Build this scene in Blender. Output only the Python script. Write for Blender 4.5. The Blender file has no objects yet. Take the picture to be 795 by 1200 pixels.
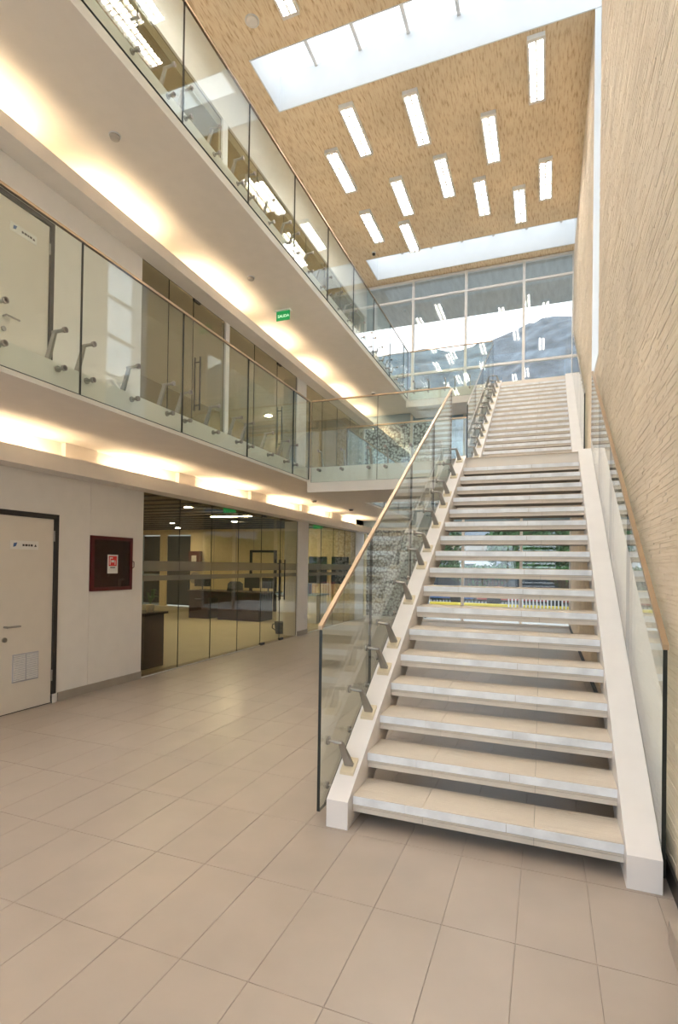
import bpy, math, random
from mathutils import Vector, Matrix, noise
random.seed(7)
SC = bpy.context.scene
COL = SC.collection

# ------------------------------------------------------------------ camera
cam_d = bpy.data.cameras.new('camera')
cam = bpy.data.objects.new('camera', cam_d); COL.objects.link(cam)
FPX, PX, PY = 629.16, 394.886, 655.896          # focal length and principal point in 795x1200 pixels
cam_d.sensor_fit = 'VERTICAL'; cam_d.sensor_height = 36.0; cam_d.sensor_width = 36.0
cam_d.lens = FPX / 1200 * 36
cam_d.shift_x = (397.5 - PX) / 1200
cam_d.shift_y = (PY - 600) / 1200
cam_d.clip_start = 0.05; cam_d.clip_end = 2000
YAW, PITCH, ROLL = 0.37165, 0.010024, 0.014948
cam.matrix_world = (Matrix.Translation((0, 0, 1.5841)) @ Matrix.Rotation(YAW, 4, 'Z')
                    @ Matrix.Rotation(math.pi/2 + PITCH, 4, 'X') @ Matrix.Rotation(ROLL, 4, 'Z'))
SC.camera = cam

# ------------------------------------------------------------------ world, exposure
SKY = 1.5
w = bpy.data.worlds.new('overcast_sky'); SC.world = w; w.use_nodes = True
nt = w.node_tree; nt.nodes.clear()
o_ = nt.nodes.new('ShaderNodeOutputWorld'); b_ = nt.nodes.new('ShaderNodeBackground')
tc = nt.nodes.new('ShaderNodeTexCoord'); nz = nt.nodes.new('ShaderNodeTexNoise'); rp = nt.nodes.new('ShaderNodeValToRGB')
nz.inputs['Scale'].default_value = 2.2; nz.inputs['Detail'].default_value = 4
rp.color_ramp.elements[0].color = (0.80, 0.90, 1.0, 1); rp.color_ramp.elements[0].position = .35
rp.color_ramp.elements[1].color = (1.0, 1.0, 1.0, 1); rp.color_ramp.elements[1].position = .65
b_.inputs['Strength'].default_value = SKY
nt.links.new(tc.outputs['Generated'], nz.inputs['Vector']); nt.links.new(nz.outputs['Fac'], rp.inputs['Fac'])
nt.links.new(rp.outputs['Color'], b_.inputs['Color']); nt.links.new(b_.outputs[0], o_.inputs[0])
vs = SC.view_settings
vs.view_transform = 'Standard'; vs.look = 'None'; vs.gamma = 1; vs.use_curve_mapping = False
vs.exposure = 1.1
cy = SC.cycles
cy.use_denoising = True
cy.max_bounces = 8; cy.diffuse_bounces = 5; cy.glossy_bounces = 5; cy.transmission_bounces = 4
cy.transparent_max_bounces = 40
cy.sample_clamp_indirect = 6.0; cy.caustics_reflective = False; cy.caustics_refractive = False
try: cy.use_light_tree = True
except Exception: pass

# ------------------------------------------------------------------ materials
MATS = {}
def newmat(name):
    m = bpy.data.materials.new(name); m.use_nodes = True; MATS[name] = m
    return m, m.node_tree, m.node_tree.nodes['Principled BSDF']
def N(nt, t, **kw):
    n = nt.nodes.new('ShaderNode' + t)
    for k, v in kw.items(): setattr(n, k, v)
    return n
def objcoord(nt, scale=(1, 1, 1)):
    g = N(nt, 'NewGeometry'); mp = N(nt, 'Mapping'); mp.inputs['Scale'].default_value = scale
    nt.links.new(g.outputs['Position'], mp.inputs['Vector'])
    return mp.outputs['Vector']
def plain(name, col, rough=.5, metal=0.0, var=.06, vscale=6.0, bump=0.0, bscale=40.0, spec=.5, per_obj=0.0, mscale=(1, 1, 1)):
    """colour with a slight mottle, optional fine bump and a small random shift per object"""
    m, nt, p = newmat(name)
    v = objcoord(nt, mscale)
    nz = N(nt, 'TexNoise'); nz.inputs['Scale'].default_value = vscale; nz.inputs['Detail'].default_value = 4
    nt.links.new(v, nz.inputs['Vector'])
    mr = N(nt, 'MapRange'); mr.inputs['From Min'].default_value = .3; mr.inputs['From Max'].default_value = .7
    mr.inputs['To Min'].default_value = 1 - var; mr.inputs['To Max'].default_value = 1 + var
    nt.links.new(nz.outputs['Fac'], mr.inputs['Value'])
    fac = mr.outputs['Result']
    if per_obj:
        oi = N(nt, 'ObjectInfo'); m2 = N(nt, 'MapRange')
        m2.inputs['To Min'].default_value = 1 - per_obj; m2.inputs['To Max'].default_value = 1 + per_obj
        nt.links.new(oi.outputs['Random'], m2.inputs['Value'])
        mu = N(nt, 'Math', operation='MULTIPLY'); nt.links.new(fac, mu.inputs[0]); nt.links.new(m2.outputs['Result'], mu.inputs[1])
        fac = mu.outputs[0]
    vm = N(nt, 'VectorMath', operation='SCALE'); vm.inputs[0].default_value = col
    nt.links.new(fac, vm.inputs['Scale'])
    nt.links.new(vm.outputs['Vector'], p.inputs['Base Color'])
    p.inputs['Roughness'].default_value = rough; p.inputs['Metallic'].default_value = metal
    p.inputs['Specular IOR Level'].default_value = spec
    if bump:
        n2 = N(nt, 'TexNoise'); n2.inputs['Scale'].default_value = bscale; n2.inputs['Detail'].default_value = 5
        nt.links.new(v, n2.inputs['Vector'])
        bp = N(nt, 'Bump'); bp.inputs['Strength'].default_value = bump; bp.inputs['Distance'].default_value = .01
        nt.links.new(n2.outputs['Fac'], bp.inputs['Height']); nt.links.new(bp.outputs['Normal'], p.inputs['Normal'])
    return m
def emis(name, col, s):
    m, nt, p = newmat(name)
    p.inputs['Base Color'].default_value = (*col, 1); p.inputs['Emission Color'].default_value = (*col, 1)
    p.inputs['Emission Strength'].default_value = s
    return m
def glass(name, tint, r0=.043, rough=0.0, haze=0.0, haze_col=(.8, .8, .8)):
    """thin pane: transparent with a tint, mirror reflection rising towards grazing angles"""
    m, nt, p = newmat(name); nt.nodes.remove(p)
    out = nt.nodes['Material Output']
    lw = N(nt, 'LayerWeight'); lw.inputs['Blend'].default_value = .5
    pw = N(nt, 'Math', operation='POWER'); pw.inputs[1].default_value = 5
    mr = N(nt, 'MapRange'); mr.inputs['To Min'].default_value = r0; mr.inputs['To Max'].default_value = 1
    nt.links.new(lw.outputs['Facing'], pw.inputs[0]); nt.links.new(pw.outputs[0], mr.inputs['Value'])
    tr = N(nt, 'BsdfTransparent'); tr.inputs['Color'].default_value = (*tint, 1)
    gl = N(nt, 'BsdfGlossy'); gl.inputs['Roughness'].default_value = rough; gl.inputs['Color'].default_value = (1, 1, 1, 1)
    base = tr.outputs[0]
    if haze:
        df = N(nt, 'BsdfDiffuse'); df.inputs['Color'].default_value = (*haze_col, 1)
        mh = N(nt, 'MixShader'); mh.inputs[0].default_value = haze
        nt.links.new(tr.outputs[0], mh.inputs[1]); nt.links.new(df.outputs[0], mh.inputs[2]); base = mh.outputs[0]
    mx = N(nt, 'MixShader')
    nt.links.new(mr.outputs['Result'], mx.inputs[0]); nt.links.new(base, mx.inputs[1]); nt.links.new(gl.outputs[0], mx.inputs[2])
    nt.links.new(mx.outputs[0], out.inputs['Surface'])
    return m
def streaks(name, cols, scale, rough=.8, bump=.6, dist=.01, scale2=None):
    """fibrous strips: noise stretched along one axis, ramped between cols, with relief"""
    m, nt, p = newmat(name)
    v = objcoord(nt, scale)
    n1 = N(nt, 'TexNoise'); n1.inputs['Scale'].default_value = 1; n1.inputs['Detail'].default_value = 3; n1.inputs['Roughness'].default_value = .6
    nt.links.new(v, n1.inputs['Vector'])
    r = N(nt, 'ValToRGB'); cr = r.color_ramp
    while len(cr.elements) < len(cols): cr.elements.new(.5)
    for e, (pos, c) in zip(cr.elements, cols): e.position = pos; e.color = (*c, 1)
    nt.links.new(n1.outputs['Fac'], r.inputs['Fac'])
    v2 = objcoord(nt, (.9, .9, .9)); n2 = N(nt, 'TexNoise'); n2.inputs['Scale'].default_value = 1.3; nt.links.new(v2, n2.inputs['Vector'])
    mr = N(nt, 'MapRange'); mr.inputs['From Min'].default_value = .3; mr.inputs['From Max'].default_value = .7
    mr.inputs['To Min'].default_value = .92; mr.inputs['To Max'].default_value = 1.06
    nt.links.new(n2.outputs['Fac'], mr.inputs['Value'])
    vm = N(nt, 'VectorMath', operation='SCALE'); nt.links.new(r.outputs['Color'], vm.inputs[0]); nt.links.new(mr.outputs['Result'], vm.inputs['Scale'])
    nt.links.new(vm.outputs['Vector'], p.inputs['Base Color'])
    bp = N(nt, 'Bump'); bp.inputs['Strength'].default_value = bump; bp.inputs['Distance'].default_value = dist
    nt.links.new(n1.outputs['Fac'], bp.inputs['Height']); nt.links.new(bp.outputs['Normal'], p.inputs['Normal'])
    p.inputs['Roughness'].default_value = rough; p.inputs['Specular IOR Level'].default_value = .2
    return m

M_tile = plain('floor_tile_porcelain', (.415, .355, .305), .30, var=.05, vscale=3, per_obj=.015, spec=.45)
M_grout = plain('grout', (.365, .31, .265), .9)
M_white = plain('white_plaster', (.82, .785, .745), .7, var=.02)
M_soffit = plain('soffit_plaster', (.81, .76, .71), .75, var=.02)
M_trimw = plain('white_lining', (.80, .82, .84), .6, var=.01)
M_stringer = plain('white_painted_steel', (.84, .805, .795), .45, var=.02)
M_base = plain('grey_skirting', (.36, .32, .27), .5)
M_dark = plain('dark_frame', (.035, .03, .027), .5)
M_black = plain('black_edge', (.012, .016, .014), .3)
M_steel = plain('brushed_steel', (.36, .335, .305), .34, metal=.85, var=.04)
M_plate = plain('steel_plate_warmlit', (.72, .62, .46), .45, metal=.3)  # yellowish light falling on the base plates is put into this colour
M_rail = plain('handrail_steel_warm', (.47, .345, .225), .33, metal=.65, var=.05)  # stainless cap rail; brown tint stands in for the reflected warm ceiling
M_alu = plain('white_aluminium', (.80, .78, .76), .4, var=.02)
M_doorw = plain('cream_door', (.74, .68, .60), .5, var=.02)
M_tread = plain('tread_tile', (.69, .61, .52), .5, var=.07, vscale=9, bump=.7, bscale=1.0, mscale=(3, 90, 3))
M_nosing_daylit = plain('nosing_stone', (.85, .88, .93), .28, var=.12, vscale=7, bump=.1)  # pale stone, with cool daylight put into its blue white colour
M_nosing2 = plain('riser_tile', (.64, .585, .52), .5, var=.05, vscale=9)
M_tcore = plain('tread_concrete', (.30, .27, .24), .8)
M_grille = plain('grille_backing', (.46, .46, .50), .6)
M_detect = plain('detector_plastic', (.46, .43, .40), .5)
M_red = plain('red_enamel', (.085, .004, .006), .35)
M_redsign = plain('red_sign', (.62, .02, .02), .5)
M_paper = plain('white_paper', (.82, .80, .76), .6)
M_green = emis('exit_green', (.0, .20, .05), .5)
M_greentxt = emis('exit_white', (.75, 1, .8), .35)
M_wood = plain('dark_walnut', (.038, .016, .013), .4, var=.25, vscale=5, mscale=(1, 1, 8))
M_blackpl = plain('black_plastic', (.02, .02, .022), .45)
M_greyfab = plain('grey_fabric', (.10, .10, .11), .9)
M_yellow = plain('cream_room_wall', (.72, .60, .36), .6, var=.03)
M_roomflr = plain('room_floor', (.46, .40, .27), .4, var=.06, vscale=2)
M_roomceil = plain('dark_slatted_ceiling', (.16, .125, .085), .8)
M_rwall = plain('gallery_room_wall', (.42, .35, .25), .7, var=.05)
M_tinted = plain('dark_window', (.035, .045, .055), .15)
M_blue = plain('blue_grey_frame', (.30, .42, .52), .4)
M_leaf = plain('leaves', (.045, .12, .035), .7, var=.5, vscale=2.5)
M_leaf2 = plain('pot_leaves', (.06, .20, .05), .6, var=.4, vscale=20)
M_bark = plain('bark', (.10, .07, .05), .9)
M_asphalt = plain('asphalt', (.23, .25, .27), .9, var=.1, vscale=1)
M_pave = plain('pavement', (.55, .54, .53), .85, var=.05)
M_yline = plain('yellow_kerb', (.75, .58, .06), .7)
M_hazyrock = plain('hazy_hill_rock', (.115, .137, .158), 1.0, var=.4, vscale=.22, bump=.0)  # distance haze is painted into the blue grey base colour
M_soffout = plain('outer_soffit', (.50, .52, .50), .9, var=.12, vscale=1.5, mscale=(6, 1, 1))
M_carb = plain('car_blue', (.05, .13, .32), .3)
M_carr = plain('car_red', (.35, .06, .06), .3)
M_carw = plain('car_white', (.75, .76, .78), .3)
M_rubber = plain('rubber', (.02, .02, .02), .8)
M_ceil = streaks('wood_fibre_ceiling', [(.29, (.52, .34, .18)), (.40, (.70, .52, .325)), (.50, (.83, .67, .465)), (.72, (.87, .73, .53))], (34, 4.6, 34), bump=.4)
M_stone = streaks('split_stone_strips', [(.25, (.74, .61, .47)), (.42, (.85, .735, .60)), (.62, (.88, .77, .645)), (.85, (.80, .69, .56))], (4.5, 4.5, 60), bump=.25, dist=.006)
M_bal = glass('balustrade_glass', (.938, .978, .960))
M_part = glass('partition_glass', (.86, .835, .73), r0=.045)
M_win = glass('window_glass', (.95, .975, .985), r0=.06)
M_cab = glass('cabinet_glass', (.62, .55, .55), r0=.04)
M_frost = glass('frosted_band', (.72, .70, .62), r0=.03, haze=.55, haze_col=(.33, .31, .25))
M_cove = emis('cove_tube', (1.0, .77, .48), 25)
M_tube = emis('fluorescent_tube', (1.0, .945, .86), 32)
M_down = emis('downlight', (1.0, .90, .68), 130)
M_lin = emis('linear_lamp', (1.0, .88, .60), 55)
M_grav, ntg, pg = newmat('rubble_stone')
vg = objcoord(ntg, (1, 1, 1)); vo = N(ntg, 'TexVoronoi'); vo.inputs['Scale'].default_value = 13
ntg.links.new(vg, vo.inputs['Vector'])
rg = N(ntg, 'ValToRGB'); rg.color_ramp.elements[0].color = (.74, .75, .74, 1); rg.color_ramp.elements[0].position = .36
rg.color_ramp.elements[1].color = (.06, .065, .07, 1); rg.color_ramp.elements[1].position = .70
ntg.links.new(vo.outputs['Distance'], rg.inputs['Fac']); ntg.links.new(rg.outputs['Color'], pg.inputs['Base Color'])
pg.inputs['Roughness'].default_value = .9

# ------------------------------------------------------------------ mesh helpers
class MB:
    def __init__(s): s.v = []; s.f = []; s.m = []
    def quad(s, a, b, c, d, m=0):
        i = len(s.v); s.v += [tuple(a), tuple(b), tuple(c), tuple(d)]; s.f.append((i, i+1, i+2, i+3)); s.m.append(m); return s
    def box(s, x0, x1, y0, y1, z0, z1, m=0, top=None, front=None):
        i = len(s.v)
        s.v += [(x, y, z) for z in (z0, z1) for y in (y0, y1) for x in (x0, x1)]
        F = [(0, 2, 3, 1), (4, 5, 7, 6), (0, 1, 5, 4), (2, 6, 7, 3), (0, 4, 6, 2), (1, 3, 7, 5)]
        s.f += [tuple(i+k for k in q) for q in F]; s.m += [m]*6
        return s
    def prism(s, poly, axis, a0, a1, m=0, mside=None):
        """poly in the two other axes (in x,y,z order), extruded along axis from a0 to a1"""
        i = len(s.v); n = len(poly)
        for a in (a0, a1):
            for p, q in poly:
                s.v.append((a, p, q) if axis == 'x' else (p, a, q) if axis == 'y' else (p, q, a))
        s.f.append(tuple(range(i+n-1, i-1, -1))); s.f.append(tuple(range(i+n, i+2*n))); s.m += [m, m]
        ms = m if mside is None else mside
        for k in range(n):
            k2 = (k+1) % n; s.f.append((i+k, i+k2, i+n+k2, i+n+k)); s.m.append(ms)
        return s
    def cyl(s, p0, p1, r0, r1=None, n=10, m=0, caps=True):
        r1 = r0 if r1 is None else r1
        p0 = Vector(p0); p1 = Vector(p1); d = (p1-p0).normalized()
        u = d.orthogonal().normalized(); w_ = d.cross(u); i = len(s.v)
        for p, r in ((p0, r0), (p1, r1)):
            for k in range(n):
                a = 2*math.pi*k/n; s.v.append(tuple(p + u*(r*math.cos(a)) + w_*(r*math.sin(a))))
        for k in range(n):
            k2 = (k+1) % n; s.f.append((i+k, i+k2, i+n+k2, i+n+k)); s.m.append(m)
        if caps:
            s.f.append(tuple(range(i+n-1, i-1, -1))); s.f.append(tuple(range(i+n, i+2*n))); s.m += [m, m]
        return s
    def lathe(s, c, prof, n=16, m=0):
        """prof: (r,z) list around a vertical axis at c"""
        i = len(s.v)
        for r, z in prof:
            for k in range(n):
                a = 2*math.pi*k/n; s.v.append((c[0]+r*math.cos(a), c[1]+r*math.sin(a), c[2]+z))
        for j in range(len(prof)-1):
            for k in range(n):
                k2 = (k+1) % n; s.f.append((i+j*n+k, i+j*n+k2, i+(j+1)*n+k2, i+(j+1)*n+k)); s.m.append(m)
        s.f.append(tuple(range(i+n-1, i-1, -1))); L = len(prof)-1
        s.f.append(tuple(range(i+L*n, i+L*n+n))); s.m += [m, m]
        return s
    def mesh(s, name, mats):
        me = bpy.data.meshes.new(name); me.from_pydata(s.v, [], s.f)
        mats = mats if isinstance(mats, (list, tuple)) else [mats]
        for m in mats: me.materials.append(m)
        me.polygons.foreach_set('material_index', s.m)
        me.update(); return me
    def build(s, name, mats, parent=None, smooth=False, loc=None):
        me = s.mesh(name, mats)
        if smooth:
            for p in me.polygons: p.use_smooth = len(p.vertices) == 4
        return link(name, me, parent, loc)
def link(name, me, parent=None, loc=None):
    o = bpy.data.objects.new(name, me); COL.objects.link(o)
    if parent is not None: o.parent = parent
    if loc is not None: o.location = loc
    return o
def empty(name, loc=(0, 0, 0), rz=0):
    o = bpy.data.objects.new(name, None); COL.objects.link(o); o.location = loc; o.rotation_euler = (0, 0, rz)
    o.empty_display_size = .1
    return o
def tag(o, label=None, cat=None, group=None, kind=None):
    if label: o['label'] = label
    if cat: o['category'] = cat
    if group: o['group'] = group
    if kind: o['kind'] = kind
    return o
def struct(o, label=None, cat=None): return tag(o, label, cat, None, 'structure')
def copy_tree(o, parent=None):
    c = o.copy(); COL.objects.link(c)
    c.parent = parent
    for ch in list(o.children): copy_tree(ch, c)
    return c
def text_mesh(name, txt, size, mat, parent, mtx, depth=.002):
    cu = bpy.data.curves.new('tmp_text', 'FONT'); cu.body = txt; cu.size = size; cu.align_x = 'CENTER'; cu.align_y = 'CENTER'; cu.extrude = depth
    t = bpy.data.objects.new('tmp_text', cu); COL.objects.link(t)
    dg = bpy.context.evaluated_depsgraph_get()
    me = bpy.data.meshes.new_from_object(t.evaluated_get(dg))
    bpy.data.objects.remove(t); me.name = name
    me.materials.clear(); me.materials.append(mat); me.transform(mtx)
    return link(name, me, parent)
def pane(name, poly, axis, a0, a1, mat, parent, edge=None):
    return MB().prism(poly, axis, a0, a1, 0, 1).build(name, [mat, edge or M_black], parent)
def rect(a0, a1, b0, b1): return [(a0, b0), (a1, b0), (a1, b1), (a0, b1)]

# ------------------------------------------------------------------ main dimensions (metres)
XW = -5.126            # left wall plane
XR = 0.61              # right wall plane
XB1, XB2 = -3.55, -3.52  # gallery edges
F1, F2, ZC = 3.15, 6.30, 10.0
S1, S2 = 2.92, 6.05    # gallery soffits
YF, YB = -4.0, 15.4    # front and back facade
Y0, T, R_ = 3.124, 0.2807, 0.175
YL0, YL1 = 7.896, 9.47 # landing / bridge
Y2 = 9.41
YT = Y2 + 17*T         # edge of the upper bridge
XL, XRR = -1.089, 0.390  # stair inner faces

# ================================================================== STRUCTURE
# ---- floor
fl = MB().box(XW-.2, XR+.4, YF, YB+.1, -.20, -.003).build('floor', M_grout)
struct(fl, 'beige rectangular porcelain tiles covering the ground floor hall', 'floor')
tx0, tw, ty0, tl = -.104, .311, 2.405, .608
G = .0008
cols = []
k = -17
while True:
    a = tx0 + k*tw; b = a + tw
    if a > XR: break
    cols.append((max(a, XW), min(b, XR))); k += 1
cols = [c for c in cols if c[1]-c[0] > .02]
rows = []
k = -11
while ty0 + k*tl < YB:
    a = ty0 + k*tl; rows.append((max(a, YF), min(a+tl, YB))); k += 1
tile_me = {}
far = MB(); cnt = 0
for (a, b) in cols:
    for (c, d) in rows:
        near = c > 1.0 and c < 9.0 and not (c < 1.6 and a < -3.0)
        if near and cnt < 300:
            key = (round(b-a, 3), round(d-c, 3))
            if key not in tile_me:
                w2, l2 = (b-a)/2-G, (d-c)/2-G
                mb = MB(); e = .0012
                mb.v = [(-w2, -l2, -.003), (w2, -l2, -.003), (w2, l2, -.003), (-w2, l2, -.003),
                        (-w2+e, -l2+e, 0), (w2-e, -l2+e, 0), (w2-e, l2-e, 0), (-w2+e, l2-e, 0)]
                mb.f = [(4, 5, 6, 7), (0, 1, 5, 4), (1, 2, 6, 5), (2, 3, 7, 6), (3, 0, 4, 7)]; mb.m = [0]*5
                tile_me[key] = mb.mesh('floor_tile', M_tile)
            link('floor_tile', tile_me[key], fl, ((a+b)/2, (c+d)/2, 0)); cnt += 1
        else:
            far.quad((a+G, c+G, 0), (b-G, c+G, 0), (b-G, d-G, 0), (a+G, d-G, 0))
tag(far.build('floor_tiling', M_tile, fl), kind='stuff')
# room floor behind the glass
struct(MB().box(-14.2, XW-.2, 5.7, 16.2, -.20, 0).build('floor_office', M_roomflr), 'tan floor of the office behind the ground floor glass', 'floor')

# ---- left wall, ground floor
DY0, DY1 = 3.55, 4.44
wl = empty('wall_left', (XW, 0, 0)); struct(wl, 'white panelled wall with door and red hose cabinet', 'wall')
def wpart(name, mb, mat, parent):   # parts are given in world coordinates
    o = mb.build(name, mat, parent); o.matrix_parent_inverse = Matrix.Translation(-parent.location) if parent.location.length else Matrix()
    return o
T_ = .16
wpart('wall_panel', MB().box(XW-T_, XW, YF, DY0-.05, 0, S1), M_white, wl)
wpart('wall_panel', MB().box(XW-T_, XW, DY0-.05, DY1+.05, 2.10, S1), M_white, wl)
wpart('wall_panel', MB().box(XW-T_, XW, DY1+.05, 4.945, 0, S1), M_white, wl)
cy0, cy1, cz0, cz1 = 4.955, 5.645, 1.222, 1.90
wpart('wall_panel', MB().box(XW-T_, XW, 4.955-.006+.0, cy1, 0, cz0).box(XW-T_, XW, 4.949, cy1, cz1, S1).box(XW-T_, XW, cy1, 5.86, 0, S1), M_white, wl)
wpart('wall_core', MB().box(XW-T_-.02, XW-T_, YF, DY0-.05, 0, S1).box(XW-T_-.02, XW-T_, DY1+.05, 5.86, 0, S1), M_base, wl)
bb = MB().box(XW, XW+.012, DY1+.08, 5.86, 0, .10).box(XW, XW+.012, YF+.1, DY0-.06, 0, .10).build('baseboard_left', M_base); struct(bb, 'grey skirting below the white wall panels', 'baseboard')

# ---- door in the ground floor wall
def panel_door(name, y0, y1, zf, ztop, label, vent):
    d = empty(name, (XW, (y0+y1)/2, zf)); struct(d, label, 'door')
    wpart('door_frame', MB().box(XW-.10, XW+.015, y0-.05, y0, zf, ztop+.05).box(XW-.10, XW+.015, y1, y1+.05, zf, ztop+.05).box(XW-.10, XW+.015, y0, y1, ztop, ztop+.05), M_dark, d)
    leaf = wpart('door_leaf', MB().box(XW-.05, XW-.005, y0+.004, y1-.004, zf+.008, ztop-.004), M_doorw, d)
    hz = zf+.90; hy = y0+.32
    hm = MB().cyl((XW-.005, hy, hz), (XW+.05, hy, hz), .011).cyl((XW+.05, hy-.01, hz), (XW+.05, hy+.14, hz), .010)
    wpart('lever_handle', hm, M_steel, leaf)
    wpart('lock_rosette', MB().cyl((XW-.005, hy, hz-.13), (XW+.012, hy, hz-.13), .025, n=14), M_steel, leaf)
    wpart('hinge', MB().cyl((XW+.008, y1-.004, zf+1.80), (XW+.008, y1-.004, zf+1.92), .009), M_steel, leaf)
    wpart('hinge', MB().cyl((XW+.008, y1-.004, zf+.25), (XW+.008, y1-.004, zf+.37), .009), M_steel, leaf)
    if vent:
        v = wpart('vent_grille', MB().box(XW-.005, XW+.003, 3.965, 4.27, .31, .605), M_grille, d)
        for c0, c1 in ((3.975, 4.11), (4.125, 4.26)):
            sl = MB(); z = .325
            while z < .585:
                sl.prism([(XW+.003, z), (XW+.012, z+.004), (XW+.003, z+.011)], 'y', c0, c1); z += .017
            tag(wpart('vent_slats', sl, M_alu, v), kind='stuff')
        wpart('weather_strip', MB().box(XW-.045, XW-.006, y0+.004, y1-.004, zf, zf+.008), M_dark, d)
        wpart('jamb_shoe', MB().box(XW-.09, XW+.018, y1-.0, y1+.05, 0, .10), M_alu, d)
    return d, leaf
def sign_plate(y0, y1, z0, z1, label, group=None):
    s = empty('door_sign', (XW, (y0+y1)/2, z0)); tag(s, label, 'sign')
    wpart('plate', MB().box(XW-.005, XW+.002, y0, y1, z0, z1), M_paper, s)
    h = z1-z0
    wpart('emblem', MB().prism([(y0+.03, z0+.25*h), (y0+.06, z0+.35*h), (y0+.075, z0+.78*h), (y0+.035, z0+.7*h)], 'x', XW+.002, XW+.003), M_carb, s)
    t = MB(); yy = y0+.42*(y1-y0)
    for q in (.022, .03, .018, .026): t.box(XW+.002, XW+.003, yy, yy+q, z0+.38*h, z0+.62*h); yy += q+.008
    wpart('lettering', t, M_dark, s)
    wpart('arrow', MB().prism([(y1-.05, z0+.35*h), (y1-.02, z0+.35*h), (y1-.035, z0+.65*h)], 'x', XW+.002, XW+.003), M_dark, s)
    return s
d1, _ = panel_door('door_1', DY0, DY1, 0, 2.05, 'cream door with square vent grille and black frame on the ground floor', True)
sign_plate(3.915, 4.24, 1.70, 1.79, 'small white name plate on the ground floor door with vent grille')

# ---- glass partition, ground floor (window_1)
ZG = 2.56
w1 = empty('window_1', (XW, 5.86, 0)); struct(w1, 'frameless tinted glass partition of the ground floor office', 'window')
def glaze(w_, joints, z0, z1, xp=XW-.03, bands=True, mat=None):
    for a, b in zip(joints[:-1], joints[1:]):
        p = wpart('pane', MB().prism(rect(a+.003, b-.003, z0+.012, z1-.02), 'x', xp-.006, xp+.006, 0, 1), [mat or M_part, M_black], w_)
        if bands:
            for (u, v) in ((1.46, 1.605), (1.325, 1.40)):
                wpart('frosted_band', MB().quad((xp+.0065, a+.003, z0+u), (xp+.0065, b-.003, z0+u), (xp+.0065, b-.003, z0+v), (xp+.0065, a+.003, z0+v)), M_frost, p)
J0 = [5.87, 6.68, 7.51, 8.345, 9.18]
glaze(w1, J0, 0, ZG)
J0b = [11.33, 12.14, 12.97, 13.81, 14.66]
glaze(w1, J0b, 0, ZG)
wpart('floor_channel', MB().box(XW-.045, XW-.015, 5.87, 9.18, 0, .012).box(XW-.045, XW-.015, 11.33, 14.66, 0, .012), M_alu, w1)
wpart('head_channel', MB().box(XW-.05, XW-.01, 5.87, 10.78, ZG-.02, ZG+.02).box(XW-.05, XW-.01, 11.33, 14.66, ZG-.02, ZG+.02), M_black, w1)
# double glass door
def glass_leaf(d, y0, y1, z0, z1, hy, xp, bands=True, hz=(.84, 1.68)):
    p = wpart('glass_leaf', MB().prism(rect(y0+.004, y1-.004, z0+.012, z1-.025), 'x', xp-.006, xp+.006, 0, 1), [M_part, M_black], d)
    if bands:
        for (u, v) in ((1.46, 1.605), (1.325, 1.40)):
            wpart('frosted_band', MB().quad((xp+.0065, y0+.004, z0+u), (xp+.0065, y1-.004, z0+u), (xp+.0065, y1-.004, z0+v), (xp+.0065, y0+.004, z0+v)), M_frost, p)
    for s in (1, -1):
        m = MB().cyl((xp+s*.05, hy, z0+hz[0]), (xp+s*.05, hy, z0+hz[1]), .014)
        for zz in (hz[0]+.08, hz[1]-.08): m.cyl((xp, hy, z0+zz), (xp+s*.05, hy, z0+zz), .009)
        wpart('pull_handle', m, M_blackpl, p)
    wpart('patch_fitting', MB().box(xp-.02, xp+.02, y0+.004, y0+.16, z0+.004, z0+.05), M_blackpl, p)
    wpart('patch_fitting', MB().box(xp-.02, xp+.02, y0+.004, y0+.16, z1-.06, z1-.02), M_blackpl, p)
d3 = empty('door_3', (XW, 10.0, 0)); struct(d3, 'frameless glass double door with long black pull handles beside white column', 'door')
glass_leaf(d3, 9.18, 9.98, 0, ZG, 9.86, XW-.03)
glass_leaf(d3, 9.98, 10.78, 0, ZG, 10.10, XW-.03)

# columns
def column(y0, y1, z0, z1, label, skirt=True):
    c = MB().box(XW-.34, XW, y0, y1, z0, z1).build('column', M_white); struct(c, label, 'column')
    if skirt: MB().box(XW, XW+.012, y0, y1, z0, z0+.10).build('skirting', M_base, c)
    return c
column(10.78, 11.33, 0, 2.54, 'white square column between the glass panes on the ground floor')
wle = MB().box(XW-.16, XW, 14.66, YB-.06, 0, S1).build('wall_end', M_white); struct(wle, 'beige wall piece between office glass and back window', 'wall')

# ---- slabs
struct(MB().box(-14.2, XW-.17, 5.7, 16.2, 2.80, S1).build('ceiling_office', M_roomceil), 'dark slatted ceiling of the ground floor office', 'ceiling')
g1 = MB().box(-14.2, XB1-.06, YF, YB-.08, S1, F1).build('floor_first', M_soffit); struct(g1, 'first floor gallery slab with pale soffit', 'floor')
br = MB().box(XB1-.06, XR-.01, YL0, YL1, 2.75, F1).build('floor_landing', M_white); struct(br, 'white bridge slab forming the mid landing between the two stair flights', 'floor')
for y in (YL0+.26, YL0+.56, YL0+.86, YL0+1.16):
    MB().box(XL-.2, XR-.05, y-.29, y-.002, F1, F1+.006).build('landing_tile', M_tread, br)
g2 = MB().box(-10.2, XB2-.06, YF, YB-.08, S2, F2).build('floor_second', M_soffit); struct(g2, 'second floor gallery slab with pale soffit', 'floor')
b2 = MB().box(XB2-.06, XR-.01, YT, YB-.08, 5.88, F2).build('floor_bridge', M_white); struct(b2, 'upper bridge slab at the head of the second flight', 'floor')

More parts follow.
